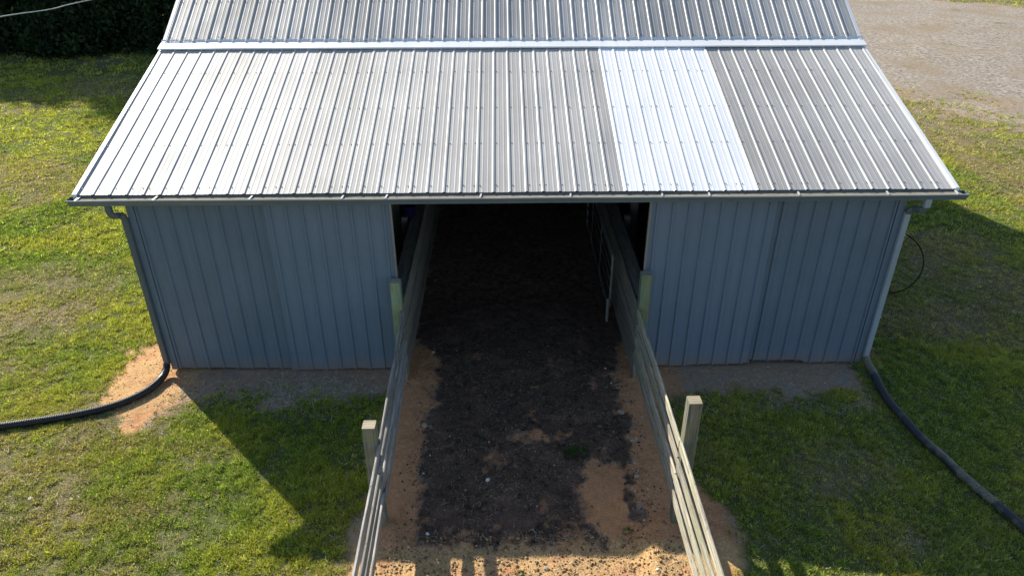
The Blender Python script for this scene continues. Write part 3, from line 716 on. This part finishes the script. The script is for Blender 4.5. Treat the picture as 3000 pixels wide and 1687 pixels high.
# ================================================================== OLD RAKE WHEEL BESIDE THE RIGHT WALL
t = thing('implement_wheel', 'rusty spoked iron wheel with thin curved tines beside the right wall', 'wheel', (6.98, 2.45, 0))
wc = Vector((6.93, 2.40, .56)); wu = Vector((.88, -.47, .0)).normalized(); wv_ = Vector((.12, .22, .97)).normalized()
def wp(r, a): return wc + wu * (r * math.cos(a)) + wv_ * (r * math.sin(a))
mb = MB(); mb.tube([wp(.60, k * math.pi / 24) for k in range(49)], .013, 8, caps=False); mb.build('rim', m_rust, t, True)
mb = MB(); mb.tube([wc - wu.cross(wv_) * .07, wc + wu.cross(wv_) * .07], .045, 12); mb.build('hub', m_rust, t, True)
for k in range(8):
    mb = MB(); a = k * math.pi / 4 + .35; mb.tube([wp(.03, a), wp(.60, a)], .0045, 6); mb.build('spoke', m_rust, t, True)
mb = MB(); mb.tube([wc, Vector((5.75, 3.05, .60))], .02, 8); mb.build('axle', m_rust, t, True)
for k in range(5):
    p0 = wc.lerp(Vector((5.75, 3.05, .60)), .18 + .17 * k); mb = MB()
    mb.tube([p0 + Vector((-.18 * math.sin(a) * .4 - .05 * k, -.42 * math.sin(a), .03 + .26 * math.cos(a) - .22 - .30 * (a / 2.6))) for a in [j * .26 for j in range(11)]], .007, 6)
    mb.build('tine', m_rust, t, True)

# ================================================================== SERVICE CABLE + POLE
def ray_at(px, py, dist):
    d = Fv * FPX + R2 * (px - 1500) - U2 * (py - 843.5); d = d / np.linalg.norm(d); return cam_loc + d * dist
P1 = Vector(ray_at(270, 0, 27.5)); P0 = Vector(ray_at(0, 50, 25.0)); dd = P1 - P0
PR = P1 + dd * 2.2; PL = P0 - dd * 3.0
Pm = P0.lerp(P1, .5) - Vector((0, 0, .05))
mb = MB(); mb.tube(catmull([PL, P0 - dd * 1.2, P0, Pm, P1, PR], .4), .015, 6)
o = mb.build('power_cable', m_cable, None, True, origin=tuple(P0)); tag(o, 'pale service cable crossing high in front of the dark trees', 'cable')
for PP, lab in ((PL, 'brown wooden utility pole at the far left end of the cable'), (PR, 'brown wooden utility pole behind the barn at the cable end')):
    up_ = thing('utility_pole', lab, 'pole', (PP.x, PP.y, 0))
    mb = MB(); mb.tube([(PP.x, PP.y + .16, -.3), (PP.x, PP.y + .16, PP.z + .6)], .14, 12, rad=[.15, .11]); mb.build('shaft', m_bark, up_, True)
    mb = MB(); mb.tube([(PP.x, PP.y + .1, PP.z), (PP.x, PP.y, PP.z)], .04, 8); mb.build('insulator', m_white, up_, True)

# ================================================================== LITTER, STONES
def crumple(name, label, cat, x, y, r, mm, group=None, flat=.5, n=1, seed=0):
    rs = random.Random(seed); import bmesh
    bm = bmesh.new(); bmesh.ops.create_icosphere(bm, subdivisions=2, radius=r)
    for v in bm.verts:
        k = 1 + rs.uniform(-.16, .16); v.co *= k; v.co.z *= flat; v.co.x *= 1.25
    me = bpy.data.meshes.new(name); bm.to_mesh(me); bm.free(); me.materials.append(mm)
    o = bpy.data.objects.new(name, me); COL.objects.link(o); o.location = (x, y, gh(x, y) + r * flat * .5); o.rotation_euler.z = rs.uniform(0, 6)
    return tag(o, label, cat, group)
def gp(px, py):
    d = Fv * FPX + R2 * (px - 1500) - U2 * (py - 843.5); t = -cam_loc[2] / d[2]; return (cam_loc + d * t)[:2]
crumple('litter', 'small white scrap on the brown thatch left of the barn', 'litter', *gp(170, 797), .035, m_white, 'white scraps on the lawn', .3, seed=1)
crumple('litter', 'small white scrap on the green lawn near the bottom left', 'litter', *gp(90, 1460), .028, m_white, 'white scraps on the lawn', .35, seed=2)
crumple('litter', 'tiny white scrap on the shaded lawn at lower right', 'litter', *gp(2637, 1621), .016, m_white, 'white scraps on the lawn', .5, seed=3)
for i, (px, py, r, lab) in enumerate([
        (1429, 1403, .026, 'white stone alone in the middle of the dark lane'),
        (1820, 1206, .045, 'rounded tan stone at the right edge of the dark lane, above the others'),
        (1857, 1290, .042, 'broad tan stone on the orange strip beside the right fence'),
        (1866, 1396, .036, 'greyish stone on the dark crumbs by the right fence'),
        (1243, 1243, .040, 'pale stone at the left edge of the dark lane'),
        (1268, 1031, .034, 'pale stone at the left edge of the lane near the doorway'),
        (1252, 1562, .020, 'small white stone on dark soil near the lit strip'),
        (1601, 1665, .030, 'flat reddish stone lying in the sunlit dirt'),
        (1275, 820, .022, 'small pale stone on the dark floor just inside the barn')]):
    x, y = gp(px, py); crumple('stone', lab, 'stone', x, y, r, m_stone if i not in (0, 6) else m_white, 'loose stones on the lane', .62, seed=20 + i)

# ================================================================== GRASS AND LOOSE STUFF
def in_view(x, y, mg=160):
    px, py, z = project(np.stack([x, y, np.zeros_like(x)], 1))
    return (z > 0) & (px > -650) & (px < 3650) & (py > -mg) & (py < 1687 + 450)
def scatter(x0, x1, y0, y1, dens):
    n = int((x1 - x0) * (y1 - y0) * dens); x = rng.uniform(x0, x1, n); y = rng.uniform(y0, y1, n)
    k = in_view(x, y); x, y = x[k], y[k]
    k = ~((np.abs(x) < HW + .02) & (y > -.01)); return x[k], y[k]
GREENS = np.array([[.18, .28, .040], [.31, .43, .045], [.46, .57, .060], [.18, .27, .08]])
TANS = np.array([[.48, .38, .20], [.34, .26, .15], [.58, .48, .28]])
def tufts(x, y, nb, bh, bw, spread):
    """blades of each tuft as single triangles"""
    m = masks(x, y); r = rng.random(len(x))
    clump = fbm(x, y, .10, 71, 2) * .55 + fbm(x, y, .45, 73, 3) * .45
    keep = r < m['grass'] * (.34 + 1.0 * ss(.36, .58, clump)) * (1 - .30 * m['dry'])
    x, y, clump = x[keep], y[keep], clump[keep]; dry = m['dry'][keep]; z = height(x, y)
    n = len(x)
    X = np.repeat(x, nb); Y = np.repeat(y, nb); Z = np.repeat(z, nb); D = np.repeat(dry, nb); K = np.repeat(clump, nb)
    N_ = n * nb; th = rng.uniform(0, 2 * np.pi, N_); rr = spread * np.sqrt(rng.random(N_))
    bx = X + rr * np.cos(th); by = Y + rr * np.sin(th)
    ph = th + rng.normal(0, .9, N_); h = bh * rng.uniform(.45, 1.25, N_) * (.65 + .9 * ss(.35, .7, K)) * (1 - .35 * D); lean = rng.uniform(.25, 1.5, N_) * h
    wd = bw * rng.uniform(.6, 1.3, N_); pw = ph + np.pi / 2 + rng.normal(0, .5, N_)
    V = np.empty((N_, 3, 3), np.float32)
    V[:, 0] = np.stack([bx + wd * np.cos(pw), by + wd * np.sin(pw), Z - .004], 1)
    V[:, 1] = np.stack([bx - wd * np.cos(pw), by - wd * np.sin(pw), Z - .004], 1)
    V[:, 2] = np.stack([bx + lean * np.cos(ph), by + lean * np.sin(ph), Z + h], 1)
    gi = rng.integers(0, 4, N_); C = GREENS[gi]
    hue = np.repeat(fbm(x, y, .9, 81, 3), nb)[:, None]
    far = np.repeat(ss(5, 14, y) * (x < 0), nb)[:, None]
    yel = ss(.38, .66, hue + rng.normal(0, .09, (N_, 1)) + .15 * far)
    yel = yel * .8; C = C * (1 - yel) + yel * np.array([.54, .54, .070])
    tan = (rng.random(N_) < (.12 + .56 * D + .12 * (X > 2) * (Y < 9)))[:, None]
    C = np.where(tan, TANS[rng.integers(0, 3, N_)], C) * rng.uniform(.75, 1.2, (N_, 1)) * np.repeat(np.exp(rng.normal(.07, .25, n)), nb)[:, None]
    return V.reshape(-1, 3), np.repeat(C, 3, axis=0)
Vs, Cs = [], []
for args, tf in [((-11.5, 11.5, -6.0, 0.6, 1700), (8, .034, .0058, .024)),
                 ((-15.5, 15.5, 0.6, 4.0, 950), (8, .040, .0070, .032)),
                 ((-21, 21, 4.0, 10.0, 400), (8, .052, .011, .05)),
                 ((-32, 30, 10.0, 20.0, 110), (9, .060, .014, .09)),
                 ((-45, 45, 20.0, 48.0, 16), (9, .09, .028, .18))]:
    x, y = scatter(*args); v, c = tufts(x, y, *tf); Vs.append(v); Cs.append(c)
V = np.concatenate(Vs); C = np.concatenate(Cs)
print('grass blades', len(V) // 3)
o = np_mesh('grass', V, np.arange(len(V)).reshape(-1, 3), 3, [m_leaf], False, C); tag(o, 'short mown clumpy grass with brown thatch', 'grass', kind='stuff')

# weed tufts standing on the lane
for (px, py, r, nbl, lab) in [(1690, 1325, .17, 420, 'dark green grass tuft in the middle of the lane, the largest there'), (1412, 1283, .06, 60, 'small green weed on the lane, left of the large tuft'),
                              (1838, 1556, .07, 70, 'small weed on the orange dirt close to the right fence'), (1523, 1680, .05, 60, 'small weed in the sunlit dirt at the bottom edge')]:
    cx, cy = gp(px, py); nb = nbl
    th = rng.uniform(0, 2 * np.pi, nb); rr = r * np.sqrt(rng.random(nb)); bx = cx + rr * np.cos(th); by = cy + rr * .7 * np.sin(th); z0 = gh(cx, cy)
    h = rng.uniform(.02, .06, nb); ph = th + rng.normal(0, .6, nb); ln = rng.uniform(.4, 1.4, nb) * h; wd = .004
    V = np.empty((nb, 3, 3), np.float32)
    V[:, 0] = np.stack([bx - cx + wd * np.sin(ph), by - cy - wd * np.cos(ph), h * 0 - .003], 1); V[:, 1] = np.stack([bx - cx - wd * np.sin(ph), by - cy + wd * np.cos(ph), h * 0 - .003], 1)
    V[:, 2] = np.stack([bx - cx + ln * np.cos(ph), by - cy + ln * np.sin(ph), h], 1)
    C = np.repeat(np.array([[.06, .14, .03]]) * rng.uniform(.6, 1.4, (nb, 1)), 3, axis=0)
    o = np_mesh('grass_tuft', V.reshape(-1, 3), np.arange(nb * 3).reshape(-1, 3), 3, [m_leaf], False, C); o.location = (cx, cy, z0)
    tag(o, lab, 'weed', 'weeds growing on the lane')

# straw and dead stems
def straw(n, x0, x1, y0, y1, fn, L0, L1, wd, zoff=.004):
    x = rng.uniform(x0, x1, n); y = rng.uniform(y0, y1, n); m = masks(x, y); k = rng.random(n) < fn(x, y, m); x, y = x[k], y[k]; n = len(x)
    z = height(x, y) + zoff + rng.uniform(0, .012, n); a = rng.uniform(0, np.pi, n); L = rng.uniform(L0, L1, n) / 2; cv = rng.normal(0, .25, n)
    dx, dy = np.cos(a), np.sin(a); V = np.empty((n, 6, 3), np.float32)
    for i, (t, c) in enumerate(((-1, 0), (0, 1), (1, 0))):
        cx = x + dx * L * t - dy * L * cv * c; cy = y + dy * L * t + dx * L * cv * c; zz = z + (rng.uniform(-.3, .6, n) * L * .25 if i != 1 else 0)
        V[:, i] = np.stack([cx - dy * wd, cy + dx * wd, zz], 1); V[:, 5 - i] = np.stack([cx + dy * wd, cy - dx * wd, zz], 1)
    C = np.array([[.66, .55, .36], [.50, .41, .28], [.45, .42, .36], [.78, .70, .52]])[rng.integers(0, 4, n)] * rng.uniform(.6, 1.1, (n, 1))
    base = np.arange(n)[:, None] * 6
    F = np.concatenate([base + np.array([[0, 1, 4, 5]]), base + np.array([[1, 2, 3, 4]])])
    return V.reshape(-1, 3), F, np.repeat(C, 6, axis=0)
parts = [straw(9000, -1.7, 1.9, -4.9, .3, lambda x, y, m: .10 + .35 * m['lane'] * ss(.42, .6, fbm(x, y, .5, 91)), .02, .075, .0012),
         straw(1500, -1.7, 1.8, .3, 6, lambda x, y, m: .25 + 0 * x, .02, .06, .0012),
         straw(9000, -5.4, -1.9, -1.25, -.05, lambda x, y, m: ss(.3, .9, 1 - blob(x, y, -3.2, -.55, 1.8, .8)) + .08, .04, .15, .0024),
         straw(5000, 1.95, 5.6, -1.2, -.05, lambda x, y, m: .28 + .3 * ss(.45, .6, fbm(x, y, .6, 93)), .03, .10, .0020),
         straw(2600, -1.8, 2.0, -5.0, -3.3, lambda x, y, m: .5 + 0 * x, .03, .09, .0015),
         straw(14000, -11, -5.6, -4.8, 6, lambda x, y, m: .03 + .35 * m['dry'] * m['grass'], .03, .11, .002, .02),
         straw(8000, 2.0, 10, -4.8, 6, lambda x, y, m: .03 + .30 * m['dry'] * m['grass'], .03, .10, .002, .02),
         straw(3500, -5.5, -2, -4.8, -1, lambda x, y, m: .10 + 0 * x, .03, .10, .0014, .018)]
off = 0; VV, FF, CC = [], [], []
for v, f, c in parts: VV.append(v); FF.append(f + off); CC.append(c); off += len(v)
o = np_mesh('straw_litter', np.concatenate(VV), np.concatenate(FF), 4, [leafy('straw', .1)], False, np.concatenate(CC)); tag(o, 'loose straw and dead stems scattered over dirt and lawn', 'straw', kind='stuff')

# pebbles and clods
ico = np.array([[0, 0, 1], [.894, 0, .447], [.276, .851, .447], [-.724, .526, .447], [-.724, -.526, .447], [.276, -.851, .447], [.724, .526, -.447], [-.276, .851, -.447], [-.894, 0, -.447], [-.276, -.851, -.447], [.724, -.526, -.447], [0, 0, -1]])
icf = np.array([[0, 1, 2], [0, 2, 3], [0, 3, 4], [0, 4, 5], [0, 5, 1], [1, 6, 2], [2, 7, 3], [3, 8, 4], [4, 9, 5], [5, 10, 1], [2, 6, 7], [3, 7, 8], [4, 8, 9], [5, 9, 10], [1, 10, 6], [11, 7, 6], [11, 8, 7], [11, 9, 8], [11, 10, 9], [11, 6, 10]])
def pebbles(n, x0, x1, y0, y1, fn, r0, r1, cols):
    x = rng.uniform(x0, x1, n); y = rng.uniform(y0, y1, n); m = masks(x, y); k = rng.random(n) < fn(x, y, m); x, y = x[k], y[k]; n = len(x); z = height(x, y)
    r = r0 + (r1 - r0) * rng.random(n) ** 3
    P = ico[None] * (1 + rng.normal(0, .16, (n, 12, 1))) * r[:, None, None] * np.array([1, 1, .65]) * (1 + .4 * rng.uniform(-1, 1, (n, 1, 3)))
    P = P + np.stack([x, y, z + r * .25], 1)[:, None]
    C = np.array(cols)[rng.integers(0, len(cols), n)] * rng.uniform(.7, 1.2, (n, 1))
    return P.reshape(-1, 3), (np.arange(n)[:, None, None] * 12 + icf[None]).reshape(-1, 3), np.repeat(C, 12, axis=0)
pal = [[.42, .30, .19], [.50, .42, .32], [.36, .22, .12], [.6, .55, .47]]; drk = [[.085, .06, .046], [.13, .092, .07], [.055, .04, .033], [.18, .13, .095]]; tan_ = [[.36, .24, .12], [.46, .31, .16], [.22, .15, .08]]
edge = lambda x, y, m: np.exp(-((x + 1.33) / .09) ** 2) + np.exp(-((x - 1.5) / .10) ** 2)
parts = [pebbles(5000, -1.75, 2.0, -4.9, .6, lambda x, y, m: .22 * edge(x, y, m) + .03, .004, .020, pal),
         pebbles(26000, -1.7, 1.9, -4.9, 1.2, lambda x, y, m: .6 * m['lane'] * ss(.35, .6, fbm(x, y, .35, 95)), .004, .017, drk),
         pebbles(16000, -1.75, 1.95, -3.9, 1.0, lambda x, y, m: .5 * (np.exp(-((x + 1.42) / .13) ** 2) + np.exp(-((x - 1.58) / .14) ** 2) + m['lane'] * (1 - m['lane']) * 2), .004, .015, drk),
         pebbles(9000, -1.8, 2.0, -4.9, -3.4, lambda x, y, m: .6 + 0 * x, .004, .020, tan_),
         pebbles(5000, -6.6, -4.6, -1.4, 1.5, lambda x, y, m: .35 * m['clay'], .004, .014, [[.62, .44, .25], [.50, .33, .17], [.70, .56, .38]]),
         pebbles(3000, 1.9, 5.6, -1.2, 0, lambda x, y, m: .25 * ss(.5, .6, fbm(x, y, .5, 97)) + .05, .004, .016, pal),
         pebbles(5000, -5.4, -1.7, -1.2, 0, lambda x, y, m: .25 + 0 * x, .004, .015, [[.30, .20, .12], [.42, .30, .19], [.18, .13, .09]])]
off = 0; VV, FF, CC = [], [], []
for v, f, c in parts: VV.append(v); FF.append(f + off); CC.append(c); off += len(v)
o = np_mesh('gravel', np.concatenate(VV), np.concatenate(FF), 3, [leafy('pebble', 0.0)], False, np.concatenate(CC)); tag(o, 'scattered pebbles and soil clods on the lane and bare dirt', 'gravel', kind='stuff')

# ================================================================== TREES (dark overgrown edge at upper left)
def tree(x, y, h, rad, label, n, hang=.5):
    t = thing('tree', label, 'tree', (x, y, 0), 'overgrown trees behind the lawn')
    mb = MB(); lx, ly = random.uniform(-.4, .4), random.uniform(-.4, .4)
    trunk = [(x, y, -.1), (x + lx * .3, y + ly * .3, h * .3), (x + lx, y + ly, h * .6), (x + lx * 1.2, y + ly, h * .92)]
    mb.tube(catmull(trunk, .4), .2, 9, rad=None)
    for k in range(7):
        a = random.uniform(0, 6.28); z = h * random.uniform(.18, .75); L = rad * random.uniform(.5, .9)
        mb.tube([(x + lx * z / h, y + ly * z / h, z), (x + L * .5 * math.cos(a), y + L * .5 * math.sin(a), z + L * .35), (x + L * math.cos(a), y + L * math.sin(a), z + L * .5)], .06, 6, rad=[.09, .06, .025])
    mb.build('trunk', m_bark, t, True)
    # leaf clumps
    nc = 210; zc = rng.random(nc) ** 1.2; rr = rad * (.75 + .6 * np.sin(np.pi * np.clip(zc * .8 + .25, 0, 1))) * np.sqrt(rng.uniform(.25, 1, nc)); a = rng.uniform(0, 2 * np.pi, nc)
    cc = np.stack([rr * np.cos(a), rr * np.sin(a), .15 + zc * h], 1); cs = rng.uniform(.35, .95, nc); cg = rng.uniform(.55, 1.35, nc)
    ci = rng.integers(0, nc, n); d = rng.normal(0, 1, (n, 3)); d /= np.linalg.norm(d, axis=1)[:, None]; d *= (cs[ci] * rng.random(n) ** .45)[:, None]
    P = cc[ci] + d * np.array([1, 1, 1.25]); P[:, 2] = np.maximum(P[:, 2] - hang * rng.random(n) * .4, .03)
    s = rng.uniform(.06, .15, n); u = rng.normal(0, 1, (n, 3)); u /= np.linalg.norm(u, axis=1)[:, None]; v = np.cross(u, rng.normal(0, 1, (n, 3))); v /= np.linalg.norm(v, axis=1)[:, None]
    Vq = np.stack([P - u * s[:, None], P + v * s[:, None] * .55, P + u * s[:, None] * 1.2, P - v * s[:, None] * .55], 1)
    base = np.array([[.028, .055, .022], [.042, .075, .028], [.022, .046, .024], [.06, .078, .034]])
    C = base[rng.integers(0, 4, n)] * cg[ci][:, None] * rng.uniform(.7, 1.3, (n, 1))
    o = np_mesh('crown', Vq.reshape(-1, 3), np.arange(n * 4).reshape(-1, 4), 4, [m_tree], False, np.repeat(C, 4, axis=0)); o.parent = t
for (x, y, h, r, lab, n) in [
        (-31.5, 28.2, 2.4, 1.7, 'low dark shrub at the tree feet, left of the cable', 6000),
        (-27.6, 27.2, 2.2, 1.7, 'low dark shrub under the cable at the tree feet', 6000),
        (-23.8, 26.0, 2.6, 1.7, 'low dark shrub between two trunks, right of the cable', 6000),
        (-19.8, 25.4, 2.4, 1.7, 'low dark shrub near the roof edge at the tree feet', 6000),
        (-16.0, 26.3, 2.6, 1.7, 'low dark shrub touching the roof edge line', 6000),
        (-34.0, 33.0, 11.7, 3.3, 'dark vine-hung tree at the far left end of the row', 27200),
        (-29.5, 31.0, 10.8, 3.3, 'dark leafy tree behind the pale cable, second from the left', 34000),
        (-25.5, 29.3, 11.8, 3.2, 'dense dark tree right where the cable leaves the frame', 40800),
        (-21.6, 27.9, 10.5, 3.1, 'dense dark tree with branches drooping to the shaded lawn', 40800),
        (-17.9, 28.2, 12.0, 3.1, 'dark tree standing next to the left roof edge', 37400),
        (-14.2, 28.8, 11.4, 3.1, 'dark tree partly hidden by the left roof edge', 27200),
        (-10.2, 29.5, 12.0, 3.1, 'tree hidden behind the barn roof', 15300),
        (-38.0, 26.5, 11.7, 3.5, 'tree beyond the left edge of the frame', 15300),
        (-33.0, 23.5, 10.2, 3.3, 'bushy tree outside the left edge of the lawn', 15300)]:
    tree(x, y, h, r, lab, n)
